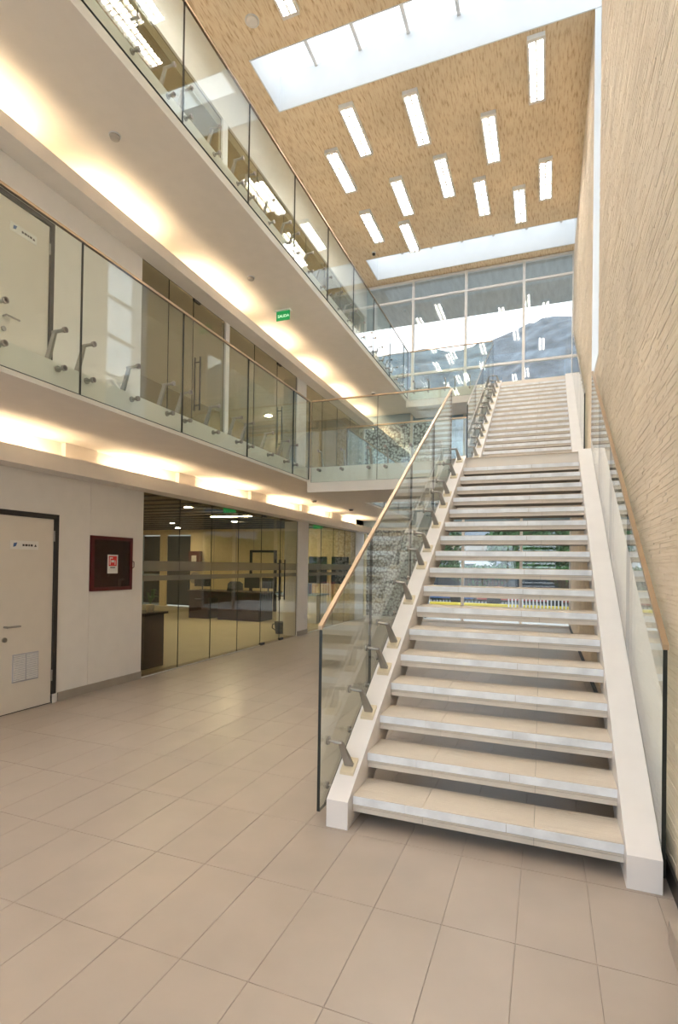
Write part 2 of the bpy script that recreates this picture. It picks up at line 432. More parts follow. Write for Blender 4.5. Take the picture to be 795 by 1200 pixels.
# ---- cove bulkheads
GAP0 = [(.7, 1.1), (2.7, 3.1), (4.51, 4.97), (6.52, 6.92), (8.60, 9.16), (10.80, 11.14), (12.60, 13.25)]
GAP1 = [(.5, .8), (2.3, 2.6), (4.10, 4.42), (5.98, 6.32), (8.34, 8.72), (10.0, 10.36), (11.8, 12.15), (13.6, 13.95)]
def cove(name, zb, zt, zs, gaps, label):
    o = MB().box(XW, -4.85, YF, YB-.1, zb, zb+.02).box(-4.87, -4.85, YF, YB-.1, zb+.02, zt).build(name, M_soffit); struct(o, label, 'trim')
    for a, b in gaps: MB().box(XW, -5.06, a, b, zb+.02, zs-.002).build('pilaster', M_soffit, o)
cove('trim_1', 2.54, 2.715, S1, GAP0, 'long cove ledge under the first floor gallery')
cove('trim_2', 5.69, 5.85, S2, [], 'long cove ledge under the second floor gallery')
wuc = MB().box(XW-.16, XW, 5.86, YB-.1, 2.58, S1).build('wall_cove', M_white); struct(wuc, 'white wall strip above the ground floor glass', 'wall')
wuc2 = MB().box(XW-.16, XW, 5.75, YB-.1, 5.73, S2).build('wall_cove_upper', M_white); struct(wuc2, 'white wall strip above the first floor glass', 'wall')

# ---- first floor wall
D2a, D2b = 3.47, 4.31
wl1 = empty('wall_left_first', (XW, 0, F1)); struct(wl1, 'white wall with door on the first floor gallery', 'wall')
wpart('wall_panel', MB().box(XW-T_, XW, YF, D2a-.05, F1, S2), M_white, wl1)
wpart('wall_panel', MB().box(XW-T_, XW, D2a-.05, D2b+.05, 5.31, S2), M_white, wl1)
wpart('wall_panel', MB().box(XW-T_, XW, D2b+.05, 5.75, F1, S2), M_white, wl1)
panel_door('door_2', D2a, D2b, F1, 5.26, 'cream door with black frame on the first floor gallery', False)
sign_plate(3.84, 4.145, 4.96, 5.05, 'small white name plate on the first floor gallery door')
w2 = empty('window_2', (XW, 5.75, F1)); struct(w2, 'tinted glass partition along the first floor gallery', 'window')
glaze(w2, [5.76, 6.34, 6.92], F1, 5.73, bands=False)
glaze(w2, [7.89, 8.80, 9.72], F1, 5.73, bands=False)
glaze(w2, [11.10, 12.1, 13.1, 14.1, 15.2], F1, 5.73, bands=False)
wpart('mullion_post', MB().box(XW-.08, XW+.01, 7.78, 7.89, F1, 5.71), M_alu, w2)
d4 = empty('door_4', (XW, 7.35, F1)); struct(d4, 'single tinted glass door with steel pull handle on the first floor gallery', 'door')
glass_leaf(d4, 6.92, 7.78, F1, 5.73, 7.05, XW-.03, False)
d5 = empty('door_5', (XW, 10.2, F1)); struct(d5, 'single tinted glass door beside the first floor column', 'door')
glass_leaf(d5, 9.72, 10.62, F1, 5.73, 9.86, XW-.03, False)
column(10.62, 11.10, F1, 5.69, 'white square column on the first floor gallery', False)
# ---- second floor wall
wl2 = empty('wall_left_second', (XW, 0, F2)); struct(wl2, 'white upper wall above the second floor gallery', 'wall')
wpart('wall_panel', MB().box(XW-T_, XW, YF, 4.6, F2, 9.05), M_white, wl2)
wpart('bulkhead', MB().box(XW-T_, XW, YF, YB-.1, 9.05, ZC), M_white, wl2)
w3 = empty('window_3', (XW, 4.6, F2)); struct(w3, 'tinted glass partition along the second floor gallery', 'window')
glaze(w3, [4.62, 5.6, 6.6, 7.58], F2, 9.05, bands=False)
glaze(w3, [7.73, 8.8, 9.9, 11.0, 12.1, 13.2, 14.2, 15.2], F2, 9.05, bands=False)
wpart('mullion_post', MB().box(XW-.08, XW+.01, 7.58, 7.73, F2, 9.03), M_alu, w3)

# ---- rooms behind the gallery glass
def gallery_room(n, z0, z1, y0):
    r = MB()
    r.box(-9.2, -9.05, y0, YB-.1, z0, z1).box(-9.05, XW-.17, y0-.1, y0, z0, z1).box(-9.05, XW-.17, YB-.2, YB-.1, z0, z1)
    o = r.build('wall_room_%s' % n, M_rwall); struct(o, 'olive brown walls of the room behind the %s floor glass' % n, 'wall')
gallery_room('first', F1, S2, 5.75)
gallery_room('second', F2, 9.3, 4.6)
struct(MB().box(-9.2, XW-.17, 4.6, YB-.1, 9.05, 9.2).build('ceiling_room_second', M_rwall), 'low ceiling of the second floor room', 'ceiling')

# ---- right wall: stone strips with a tall slot window
SL0, SL1, SLZ = 7.75, 8.80, 4.40
wr = MB().box(XR+.006, XR+.40, YF, SL0-.022, 0, 10.9).box(XR+.006, XR+.40, SL1+.022, YB+.1, 0, 10.9).box(XR+.006, XR+.40, SL0-.022, SL1+.022, 0, SLZ-.022).build('wall_right', M_stone)
struct(wr, 'tall wall clad in thin split strips of beige stone', 'wall')
st = MB(); z = 0.0
rs = random.Random(3)
while z < ZC:
    h = rs.uniform(.011, .030); z1 = min(z+h, ZC)
    y = 1.6 + rs.uniform(0, .2)
    while y < YB:
        l = rs.uniform(.10, .42); y1 = min(y+l, YB)
        segs = [(y, y1)]
        if z1 > SLZ-.022:
            segs = []
            if y < SL0-.022: segs.append((y, min(y1, SL0-.022)))
            if y1 > SL1+.022: segs.append((max(y, SL1+.022), y1))
        for a, b in segs:
            if b-a < .03: continue
            x = XR + .004 - rs.uniform(.0, .0045)
            i = len(st.v)
            st.v += [(XR+.008, a, z), (XR+.008, b, z), (XR+.008, b, z1), (XR+.008, a, z1), (x, a, z+.0008), (x, b-.001, z+.0008), (x, b-.001, z1-.0008), (x, a, z1-.0008)]
            st.f += [(i+4, i+7, i+6, i+5), (i, i+4, i+5, i+1), (i+3, i+2, i+6, i+7), (i, i+3, i+7, i+4), (i+1, i+5, i+6, i+2)]; st.m += [0]*5
        y = y1
    z = z1
tag(st.build('stone_strips', M_stone, wr), kind='stuff')
w4 = empty('window_4', (XR+.3, (SL0+SL1)/2, SLZ)); struct(w4, 'tall narrow slot window with white reveals in the stone wall', 'window')
wpart('reveal', MB().box(XR-.002, XR+.40, SL1, SL1+.02, SLZ, 10.6).box(XR-.002, XR+.40, SL0-.02, SL0, SLZ, 10.6).box(XR-.002, XR+.40, SL0, SL1, SLZ-.02, SLZ), M_trimw, w4)
wpart('pane', MB().box(XR+.335, XR+.345, SL0, SL1, SLZ, 10.62), M_win, w4)
z = SLZ+.10
while z < 10.5:
    wpart('transom', MB().box(XR+.31, XR+.37, SL0, SL1, z-.03, z+.03), M_alu, w4); z += .77
bbr = MB().box(XR-.018, XR-.006, YF, YB, 0, .10).build('baseboard_right', M_dark); struct(bbr, 'dark skirting at the foot of the stone wall', 'baseboard')
pl = MB().box(.50, XR-.02, .2, 2.65, 0, .104).build('plinth', M_tile); tag(pl, 'low beige tiled plinth at the foot of the stone wall', 'plinth')

# ---- ceiling with two skylights
SKX0 = -4.70
A0, A1, B0, B1 = 7.73, 8.79, 13.98, 15.05
cb = MB()
e = .022
cb.box(XW-.16, XR+.4, YF, A0-e, ZC, ZC+.3).box(XW-.16, SKX0-e, A0-e, A1+e, ZC, ZC+.3).box(XW-.16, XR+.4, A1+e, B0-e, ZC, ZC+.3)
cb.box(XW-.16, SKX0-e, B0-e, B1+e, ZC, ZC+.3).box(XW-.16, XR+.4, B1+e, YB+.05, ZC, ZC+.3)
ce = cb.build('ceiling', M_ceil); struct(ce, 'high ceiling of streaked tan wood fibre boards', 'ceiling')
ZS = 10.66
def skylight(name, y0, y1, label):
    s = empty(name, ((SKX0+XR)/2, (y0+y1)/2, ZC)); struct(s, label, 'window')
    wpart('well_lining', MB().box(SKX0-.02, XR+.4, y0-.02, y0, ZC-.002, ZS).box(SKX0-.02, XR+.4, y1, y1+.02, ZC-.002, ZS).box(SKX0-.02, SKX0, y0, y1, ZC-.002, ZS), M_trimw, s)
    if name != 'window_5': wpart('well_end', MB().box(XR, XR+.02, y0, y1, ZC-.0, ZS), M_trimw, s)
    xs = [SKX0, -3.965, -3.125, -2.265, -1.42, -.57, .28, XR+.38]
    for a, b in zip(xs[:-1], xs[1:]):
        wpart('pane', MB().box(a+.002, b-.002, y0, y1, ZS, ZS+.01), M_win, s)
    for x in xs[1:-1]:
        wpart('glazing_bar', MB().box(x-.03, x+.03, y0, y1, ZS-.05, ZS+.03), M_alu, s)
skylight('window_5', A0, A1, 'skylight with white well beside the row of louvred lamps')
skylight('window_6', B0, B1, 'skylight with white well above the back window wall')

# ---- back window wall
MX = [XW-.06, -3.70, -2.18, -.63, XR]
w7 = empty('window_7', (-2.3, YB, 0)); struct(w7, 'full height back window wall with white mullions', 'window')
for x in MX:
    wpart('mullion', MB().box(x-.035, x+.035, YB-.06, YB+.06, 0, 9.98), M_alu, w7)
ZT = [0.04, 2.68, 3.25, 5.80, 6.36, 7.20, 9.40, 9.95]
for z in ZT:
    wpart('transom', MB().box(MX[0], MX[-1], YB-.05, YB+.05, z-.03, z+.03), M_alu, w7)
for a, b in zip(MX[:-1], MX[1:]):
    for z0, z1 in zip(ZT[:-1], ZT[1:]):
        if (z0, z1) in ((2.68, 3.25), (5.80, 6.36)):
            wpart('spandrel', MB().box(a+.035, b-.035, YB-.02, YB+.02, z0+.03, z1-.03), M_blue, w7)
        else:
            wpart('pane', MB().box(a+.035, b-.035, YB-.006, YB+.006, z0+.03, z1-.03), M_win, w7)
# ---- front glazed entrance wall behind the camera
w8 = empty('window_8', (-2.3, YF, 0)); struct(w8, 'glazed entrance wall facing the staircase', 'window')
for x in (XW-.06, -3.7, -2.2, -.7, XR):
    wpart('mullion', MB().box(x-.04, x+.04, YF-.08, YF+.06, 0, 9.98), M_alu, w8)
for z in (.04, 2.6, 5.0, 7.4, 9.95):
    wpart('transom', MB().box(XW-.1, XR, YF-.06, YF+.05, z-.03, z+.03), M_alu, w8)
for a, b in zip((XW-.06, -3.7, -2.2, -.7), (-3.7, -2.2, -.7, XR)):
    for z0, z1 in zip((.04, 2.6, 5.0, 7.4), (2.6, 5.0, 7.4, 9.95)):
        wpart('pane', MB().box(a+.04, b-.04, YF-.006, YF+.006, z0+.03, z1-.03), M_win, w8)

# ---- office shell
ow = MB()
ow.box(-11.9, XW-.17, 16.05, 16.2, 0, 2.80).box(-14.2, -11.9, 16.05, 16.2, 2.6, 2.80)
struct(ow.build('wall_back_office', M_yellow), 'cream panelled back wall of the office', 'wall')
struct(MB().box(-14.2, XW-.17, 5.72, 5.86, 0, 2.8).build('wall_front_office', M_yellow), 'cream side wall of the office', 'wall')
struct(MB().box(-14.35, -14.2, 5.72, 16.2, 0, 2.8).build('wall_far_office', M_yellow), 'cream far wall of the office', 'wall')
w9 = empty('window_9', (-13, 16.1, 0)); struct(w9, 'dark office window with cream and blue frame', 'window')
for a, b in ((-14.05, -13.25), (-12.95, -11.95)):
    wpart('dark_pane', MB().box(a, b, 16.10, 16.14, .05, 2.55), M_tinted, w9)
wpart('cream_post', MB().box(-13.25, -12.95, 16.05, 16.15, 0, 2.6), M_yellow, w9)
wpart('blue_frame', MB().box(-14.12, -14.02, 16.05, 16.12, 0, 2.6).box(-14.1, -13.25, 16.05, 16.12, 1.08, 1.16).box(-14.1, -13.25, 16.05, 16.12, .02, .09), M_blue, w9)
for x in (-10.9, -10.0, -9.3, -8.2, -7.5, -6.8, -6.2):
    MB().box(x-.008, x+.008, 16.042, 16.05, 0, 2.8).build('panel_joint', M_base, bpy.data.objects['wall_back_office'])
k = 0
y = 6.6
while y < 16:
    MB().box(-14.2, XW-.18, y-.045, y+.045, 2.77, 2.80).build('ceiling_slot', M_blackpl, bpy.data.objects['ceiling_office']); y += .62
d6 = empty('door_6', (-8.9, 16.05, 0)); struct(d6, 'cream door with thick black frame at the back of the office', 'door')
wpart('door_frame', MB().box(-9.42, -9.32, 15.98, 16.05, 0, 2.05).box(-8.50, -8.40, 15.98, 16.05, 0, 2.05).box(-9.42, -8.40, 15.98, 16.05, 1.97, 2.05), M_blackpl, d6)
wpart('door_leaf', MB().box(-9.32, -8.50, 16.0, 16.045, 0.0, 1.97), M_yellow, d6)

# ================================================================== STAIRCASE
def slope_z(y, y0=Y0, z0=R_): return z0 + (y-y0)*R_/T
def tread_template():
    t = empty('tread_tmp')
    core = MB().box(XL, XRR, .010, .30, -.098, -.012).build('tread', M_tcore)
    seams = [XL, -.657, -.046, XRR]
    seams2 = [XL, -.76, -.19, XRR]
    for a, b in zip(seams[:-1], seams[1:]):
        MB().box(a+.0012, b-.0012, .0, .30, -.012, 0).build('tread_tile', M_tread, core)
        MB().box(a+.0012, b-.0012, .003, .012, -.098, -.0695).build('riser_tile', M_nosing2, core)
        MB().box(a+.0012, b-.0012, .001, .012, -.0665, -.0555).build('riser_strip', M_nosing2, core)
    for a, b in zip(seams2[:-1], seams2[1:]):
        MB().box(a+.0012, b-.0012, -.002, .012, -.0525, -.004).build('nosing_stone', M_nosing_daylit, core)
    bpy.data.objects.remove(t)
    return core
TR = tread_template()
def flight(y0, z0, label, first):
    s = empty('staircase', (0, y0, z0)); tag(s, label, 'staircase')
    for k in range(17):
        c = TR if (first and k == 0) else copy_tree(TR)
        c.parent = s; c.location = (0, k*T, (k+1)*R_)
    sl = R_/T
    ya, yb = -.09, 17*T - .002
    za = .165
    zt = lambda y: za + (y-ya)*sl
    for x0, x1 in ((-1.226, XL), (XRR, .5475)):
        d = .36
        poly = [(ya, 0), (ya, za), (yb, zt(yb)), (yb, zt(yb)-d), (ya + (d-za)/sl, 0)] if first else \
               [(ya, 0), (ya, za), (yb, zt(yb)), (yb, zt(yb)-d), (ya + (d-za)/sl, 0)]
        MB().prism(poly, 'x', x0, x1).build('stringer', M_stringer, s)
    return s
flight(Y0, 0, 'lower stair flight with tiled open treads rising from the hall floor', True)
flight(Y2, F1, 'upper stair flight rising from the mid landing to the second floor bridge', False)

# ================================================================== BALUSTRADES
GT = .020
def rail_along(mb, p0, p1, w_=.020, h=.030):
    """small rectangular cap rail between two points"""
    p0 = Vector(p0); p1 = Vector(p1); d = (p1-p0).normalized(); side = Vector((d.y, -d.x, 0)).normalized()*w_; up = Vector((0, 0, h))
    i = len(mb.v)
    for p in (p0, p1): mb.v += [tuple(p-side), tuple(p+side), tuple(p+side+up), tuple(p-side+up)]
    mb.f += [(i, i+3, i+2, i+1), (i+4, i+5, i+6, i+7), (i, i+1, i+5, i+4), (i+1, i+2, i+6, i+5), (i+2, i+3, i+7, i+6), (i+3, i, i+4, i+7)]; mb.m += [0]*6
    return mb
# stair bracket meshes, glass to the left (sgn=-1) or the right (sgn=+1); origin on the stringer top
def stair_bracket(sgn, dx):
    arm = MB()
    # tapered blade leaning towards the glass
    b0, b1 = .035, .022
    top = (sgn*.045, -.05, .175)
    arm.v += [(-.029, -.012, .012), (.029, -.012, .012), (.029, .012, .022), (-.029, .012, .022),
              (top[0]-.014, top[1]-.010, top[2]), (top[0]+.014, top[1]-.010, top[2]), (top[0]+.014, top[1]+.010, top[2]), (top[0]-.014, top[1]+.010, top[2])]
    arm.f += [(0, 3, 2, 1), (4, 5, 6, 7), (0, 1, 5, 4), (1, 2, 6, 5), (2, 3, 7, 6), (3, 0, 4, 7)]; arm.m += [0]*6
    arm.cyl((top[0]-sgn*.012, top[1], top[2]-.012), (sgn*dx, top[1], top[2]-.004), .0115, n=10)
    me_arm = arm.mesh('bracket', M_steel)
    sl = R_/T
    pt = MB(); q = .05
    for z in (0, .018):
        pt.v += [(-.045, -q, z-q*sl), (.045, -q, z-q*sl), (.045, q, z+q*sl), (-.045, q, z+q*sl)]
    pt.f += [(0, 3, 2, 1), (4, 5, 6, 7), (0, 1, 5, 4), (1, 2, 6, 5), (2, 3, 7, 6), (3, 0, 4, 7)]; pt.m += [0]*6
    me_plate = pt.mesh('base_plate', M_plate)
    ds = MB().cyl((sgn*(dx-.012), -.05, .171), (sgn*dx, -.05, .171), .028, n=14)
    me_disc = ds.mesh('clamp_disc', M_steel)
    pin = MB().cyl((sgn*.066, -.05, -.115), (sgn*dx, -.05, -.115), .009, n=8).cyl((sgn*(dx-.012), -.05, -.115), (sgn*dx, -.05, -.115), .022, n=12)
    me_pin = pin.mesh('side_pin', M_steel)
    return me_arm, me_plate, me_disc, me_pin
def stair_balustrade(xg, xs, sgn, y0, z0, joints, label, brackets=True, rail=True):
    """xg glass plane, xs stringer centre, y0/z0 first riser foot"""
    b = empty('glass_balustrade', (xg, joints[0], z0)); tag(b, label, 'balustrade')
    nos = lambda y: z0 + R_ + (y-y0)*R_/T
    lo, hi = -.165, 1.04
    for i, (a, c) in enumerate(zip(joints[:-1], joints[1:])):
        zl = max(nos(a)+lo, z0+.055)
        poly = [(a+.002, zl), (c-.002, nos(c)+lo), (c-.002, nos(c)+hi), (a+.002, nos(a)+hi)]
        if zl > nos(a)+lo:
            yk = y0 + (z0+.055 - z0 - R_ - lo)*T/R_
            poly = [(a+.002, zl), (yk, zl), (c-.002, nos(c)+lo), (c-.002, nos(c)+hi), (a+.002, nos(a)+hi)]
        wpart('glass_panel', MB().prism(poly, 'x', xg-GT/2, xg+GT/2, 0, 1), [M_bal, M_black], b)
    a, c = joints[0], joints[-1]
    wpart('handrail', rail_along(MB(), (xg, a-.01, nos(a-.01)+hi), (xg, c, nos(c)+hi), .014 if rail else .011, .026 if rail else .008), M_rail if rail else M_steel, b)
    if brackets:
        dx = abs(xg-xs) - GT/2
        A_, P_, D_, S_ = stair_bracket(sgn, dx)
        for a, c in zip(joints[:-1], joints[1:]):
            for f in (.11, .5, .88):
                y = a + f*(c-a)+.05; z = nos(y)+.046
                o = link('bracket', A_, b); o.matrix_parent_inverse = Matrix.Translation(-b.location); o.location = (xs, y, z)
                link('base_plate', P_, o); link('clamp_disc', D_, o); link('side_pin', S_, o)
    return b
JL = [3.08, 4.09, 5.42, 6.57, YL0-.075]
stair_balustrade(-1.30, -1.157, -1, Y0, 0, JL, 'sloping glass balustrade with steel brackets facing the hall on the lower flight')
stair_balustrade(.559, .46, 1, Y0, 0, [3.09, 4.42, 5.6, 6.8, YL0+.05], 'sloping glass balustrade between lower flight and stone wall', False)
JU = [9.49, 10.6, 11.8, 13.0, YT-.09]
stair_balustrade(-1.30, -1.157, -1, Y2, F1, JU, 'sloping glass balustrade with steel brackets on the open side of the upper flight', True, False)
stair_balustrade(.559, .46, 1, Y2, F1, [9.50, 10.7, 11.9, 13.1, YT], 'sloping glass balustrade between upper flight and stone wall', False, False)

# level balustrades: u axis runs along, v is the outward side
def level_balustrade(p0, p1, zf, zbot, ztop, joints, label, offs=(.115, .64, 1.14), skip_end=False):
    p0 = Vector((p0[0], p0[1], 0)); p1 = Vector((p1[0], p1[1], 0)); d = (p1-p0).normalized(); n = Vector((-d.y, d.x, 0))  # n points inwards (to the floor side)
    b = empty('glass_balustrade', (p0.x, p0.y, zf)); tag(b, label, 'balustrade')
    P = lambda u, v, z: tuple(p0 + d*u + n*v + Vector((0, 0, z)))
    arm_me = {}
    for a, c in zip(joints[:-1], joints[1:]):
        m = MB(); i = 0
        for v in (-GT/2, GT/2):
            m.v += [P(a+.002, v, zbot), P(c-.002, v, zbot), P(c-.002, v, ztop), P(a+.002, v, ztop)]
        m.f = [(0, 1, 2, 3), (7, 6, 5, 4), (0, 4, 5, 1), (1, 5, 6, 2), (2, 6, 7, 3), (3, 7, 4, 0)]; m.m = [0, 0, 1, 1, 1, 1]
        wpart('glass_panel', m, [M_bal, M_black], b)
        for o in offs:
            u = a+o
            if u > c-.05: continue
            for nm, mb in (('bracket', None), ('side_pin', None)):
                m = MB()
                if nm == 'bracket':
                    
                    q = []
                    for (vv, zz, hw, ht) in ((.17, zf+.012, .012, .026), (.085, zf+.255, .010, .016)):
                        q += [P(u-hw, vv-ht, zz), P(u+hw, vv-ht, zz), P(u+hw, vv+ht, zz), P(u-hw, vv+ht, zz)]
                    m.v += q; m.f += [(0, 3, 2, 1), (4, 5, 6, 7), (0, 1, 5, 4), (1, 2, 6, 5), (2, 3, 7, 6), (3, 0, 4, 7)]; m.m += [0]*6
                    m.cyl(P(u, .115, zf+.245), P(u, -.03, zf+.245), .013, n=8)
                    ob = wpart('bracket', m, M_steel, b)
                    wpart('base_plate', MB().cyl(P(u, .17, zf), P(u, .17, zf+.014), .038, n=12), M_steel, ob)
                    wpart('clamp_disc', MB().cyl(P(u, -.009, zf+.245), P(u, -.030, zf+.245), .023, n=12), M_steel, ob)
                else:
                    ob = wpart('side_pin', MB().cyl(P(u, .06, zf-.055), P(u, -.03, zf-.055), .013, n=8), M_steel, b)
                    wpart('clamp_disc', MB().cyl(P(u, -.009, zf-.055), P(u, -.030, zf-.055), .023, n=12), M_steel, ob)
                    wpart('wall_disc', MB().cyl(P(u, .044, zf-.055), P(u, .056, zf-.055), .026, n=12), M_steel, ob)
    L = (p1-p0).length
    wpart('handrail', rail_along(MB(), P(0, 0, ztop), P(L, 0, ztop), .014, .022), M_rail, b)
    return b
def joints_from(y0, first, step, end):
    j = [0.0]; u = first-y0
    while u < end-y0-.05: j.append(u); u += step
    j.append(end-y0); return j
# galleries run along +Y; inward normal must be -X: d=(0,1) gives n=(-1,0)
level_balustrade((XB1, YF+.12), (XB1, YL0-.085), F1, 2.94, 4.185, joints_from(YF+.12, 1.98-4*1.312, 1.312, YL0-.085), 'glass balustrade along the first floor gallery facing the hall')
level_balustrade((XB1, YL1+.085), (XB1, YB-.15), F1, 2.94, 4.185, joints_from(YL1+.085, 10.8, 1.312, YB-.15), 'glass balustrade along the first floor gallery beyond the bridge')
level_balustrade((XB2, YF+.12), (XB2, YT-.085), F2, 6.09, 7.345, joints_from(YF+.12, 1.875-4*1.306, 1.306, YT-.085), 'glass balustrade along the second floor gallery')
# bridge front edge: from the stair (x=-1.3) towards -X so that inward normal is +Y: d=(-1,0) gives n=(0,-1); use d=(1,0) -> n=(0,1)
level_balustrade((XB1+.03, YL0-.055), (-1.325, YL0-.055), F1, 2.90, 4.185, [0, 1.10, 2.195], 'glass balustrade on the bridge edge facing the hall', offs=(.13, .52, .96))
# bridge rear edge: d=(-1,0) -> n=(0,-1)
level_balustrade((-1.325, YL1+.055), (XB1+.03, YL1+.055), F1, 2.95, 4.185, [0, 1.10, 2.195], 'glass balustrade on the rear edge of the bridge over the void', offs=(.13, .52, .96))
level_balustrade((XB2+.03, YT-.055), (-1.325, YT-.055), F2, 6.05, 7.345, [0, 1.08, 2.165], 'glass balustrade on the upper bridge beside the stair head', offs=(.13, .52, .96))

# ================================================================== CEILING LIGHTS
def light_template():
    root = empty('ceiling_light', (0, 0, ZC))
    h = MB(); W, L, D = .135, .63, .075
    h.box(-W, W, -L, L, -.008, 0)
    h.box(-W, -W+.012, -L, L, -D, -.008).box(W-.012, W, -L, L, -D, -.008)
    h.box(-W+.012, W-.012, -L, -L+.012, -D, -.008).box(-W+.012, W-.012, L-.012, L, -D, -.008)
    h.build('housing', M_trimw, root)
    q = .028
    MB().box(-W-.006, -W+q, -L-.006, L+.006, -D-.006, -D).box(W-q, W+.006, -L-.006, L+.006, -D-.006, -D).box(-W+q, W-q, -L-.006, -L+.05, -D-.006, -D).box(-W+q, W-q, L-.05, L+.006, -D-.006, -D).build('rim', M_soffit, root)
    for x in (-.06, .06):
        MB().cyl((x, -L+.03, -.034), (x, L-.03, -.034), .020, n=8).build('tube', M_tube, root)
    lv = MB(); y = -L+.07
    while y < L-.05:
        lv.box(-W+.014, -.014, y-.005, y+.005, -D, -.062).box(.014, W-.014, y-.005, y+.005, -D, -.062); y += .085
    lv.box(-.014, .014, -L+.014, L-.014, -D, -.055)
    tag(lv.build('louvre', M_soffit, root), kind='stuff')
    return root
LT = light_template()
spots = [(-3.49, 9.67), (-2.33, 9.80), (-.23, 9.52), (-1.08, 10.75), (-4.14, 10.57), (-3.12, 11.78), (-2.11, 11.48), (-1.43, 12.40), (-.09, 12.30), (-.64, 12.97), (-4.09, 12.58), (-3.32, 13.28),
         (-3.70, 6.62), (-4.32, 5.95), (-1.37, 6.02), (-.86, 6.60), (-2.55, 5.35), (-.25, 5.0), (-3.35, 4.3), (-1.75, 4.1), (-.6, 3.2), (-2.8, 2.8), (-4.1, 2.3), (-1.4, 1.6), (-.3, .6), (-3.0, .4), (-1.9, -1.2), (-3.8, -1.8), (-.6, -2.2)]  # entries past the individually named ones are unseen lamps added for light
LAMPS = {0: 'nearest the gallery of three right behind the front skylight', 1: 'in the middle of three right behind the front skylight',
         2: 'nearest the stone wall of three right behind the front skylight', 4: 'close to the gallery in the second row behind the front skylight',
         3: 'close to the stone wall in the second row behind the front skylight', 6: 'in the centre of the ceiling between both skylights',
         5: 'between the central lamp and the gallery side pair', 7: 'between the central lamp and the pair by the back skylight',
         8: 'beside the stone wall near the back skylight', 9: 'near the back skylight, one away from the stone wall',
         10: 'near the gallery corner of the back skylight', 11: 'overlapping the edge of the back skylight',
         12: 'in front of the front skylight near its gallery corner', 13: 'in front of the front skylight above the gallery rail',
         14: 'in front of the front skylight near mid hall', 15: 'in front of the front skylight near the stone wall'}
for i, (x, y) in enumerate(spots):
    o = LT if i == 0 else copy_tree(LT)
    o.location = (x, y, ZC)
    if i in LAMPS: tag(o, 'louvred lamp box ' + LAMPS[i], 'ceiling light', 'louvred lamps on the wood fibre ceiling')
    else: tag(o, 'white louvred lamp box added out of view to light the hall', 'ceiling light', 'added lamps over the entrance hall')  # out of view, added to brighten the hall
# cove lamps
def cove_lamps(segs, z, label, group):
    for a, b in segs:
        c = empty('cove_lamp', (-5.0, (a+b)/2, z-.035)); tag(c, label, 'cove lamp', group)
        wpart('batten', MB().box(-5.03, -4.97, a, b, z-.035, z-.02), M_trimw, c)
        wpart('tube', MB().cyl((-5.0, a+.02, z), (-5.0, b-.02, z), .016, n=8), M_cove, c)
cove_lamps([(-2.2, -.7), (-.4, .6), (1.25, 2.5), (3.3, 4.3), (5.15, 6.35), (7.1, 8.4), (9.35, 10.6), (11.3, 12.4), (13.5, 14.7)], 2.645, 'warm tube lamp hidden behind the cove ledge under the first floor', 'lower cove lamps')
cove_lamps([(-2.2, -.7), (-.5, .4), (.95, 2.15), (2.75, 3.95), (4.6, 5.8), (6.55, 8.1), (8.9, 9.85), (10.5, 11.65), (12.3, 13.45), (14.1, 15.1)], 5.785, 'warm tube lamp hidden behind the cove ledge under the second floor', 'upper cove lamps')

# ================================================================== SMALL THINGS IN THE HALL
# fire hose cabinet
fc = empty('fire_hose_cabinet', (XW, (cy0+cy1)/2, cz0)); tag(fc, 'dark red fire hose cabinet with glass door on the white wall', 'cabinet')
cx = XW-.15
wpart('cabinet_body', MB().box(cx, cx+.01, cy0, cy1, cz0, cz1).box(cx, XW+.006, cy0, cy0+.012, cz0, cz1).box(cx, XW+.006, cy1-.012, cy1, cz0, cz1).box(cx, XW+.006, cy0+.012, cy1-.012, cz0, cz0+.012).box(cx, XW+.006, cy0+.012, cy1-.012, cz1-.012, cz1), M_red, fc)
fd = wpart('door_frame', MB().box(XW+.006, XW+.022, cy0, cy1, cz0, cz0+.045).box(XW+.006, XW+.022, cy0, cy1, cz1-.045, cz1).box(XW+.006, XW+.022, cy0, cy0+.045, cz0+.045, cz1-.045).box(XW+.006, XW+.022, cy1-.045, cy1, cz0+.045, cz1-.045), M_red, fc)
wpart('door_glass', MB().box(XW+.010, XW+.014, cy0+.045, cy1-.045, cz0+.045, cz1-.045), M_cab, fd)
wpart('door_handle', MB().cyl((XW+.022, cy1-.02, 1.50), (XW+.05, cy1-.005, 1.515), .005).cyl((XW+.05, cy1-.005, 1.515), (XW+.05, cy1-.005, 1.585), .005).cyl((XW+.05, cy1-.005, 1.585), (XW+.022, cy1-.02, 1.60), .005), M_red, fd)
sg = wpart('safety_sign', MB().box(XW+.0145, XW+.016, 5.215, 5.388, 1.436, 1.673), M_paper, fd)
wpart('red_symbol', MB().box(XW+.016, XW+.0168, 5.235, 5.368, 1.53, 1.655), M_redsign, sg)
wpart('hose_symbol', MB().box(XW+.0168, XW+.0175, 5.25, 5.262, 1.545, 1.64).box(XW+.0168, XW+.0175, 5.262, 5.30, 1.625, 1.64).box(XW+.0168, XW+.0175, 5.275, 5.325, 1.575, 1.605).box(XW+.0168, XW+.0175, 5.335, 5.345, 1.545, 1.60), M_paper, sg)
wpart('sign_text', MB().box(XW+.016, XW+.0168, 5.26, 5.343, 1.505, 1.517), M_dark, sg)
hr = wpart('hose_reel', MB().cyl((cx+.03, 5.30, 1.585), (cx+.05, 5.30, 1.585), .24, n=28).cyl((cx+.05, 5.30, 1.585), (cx+.10, 5.30, 1.585), .16, n=24).cyl((cx+.10, 5.30, 1.585), (cx+.115, 5.30, 1.585), .24, n=28), M_red, fc)
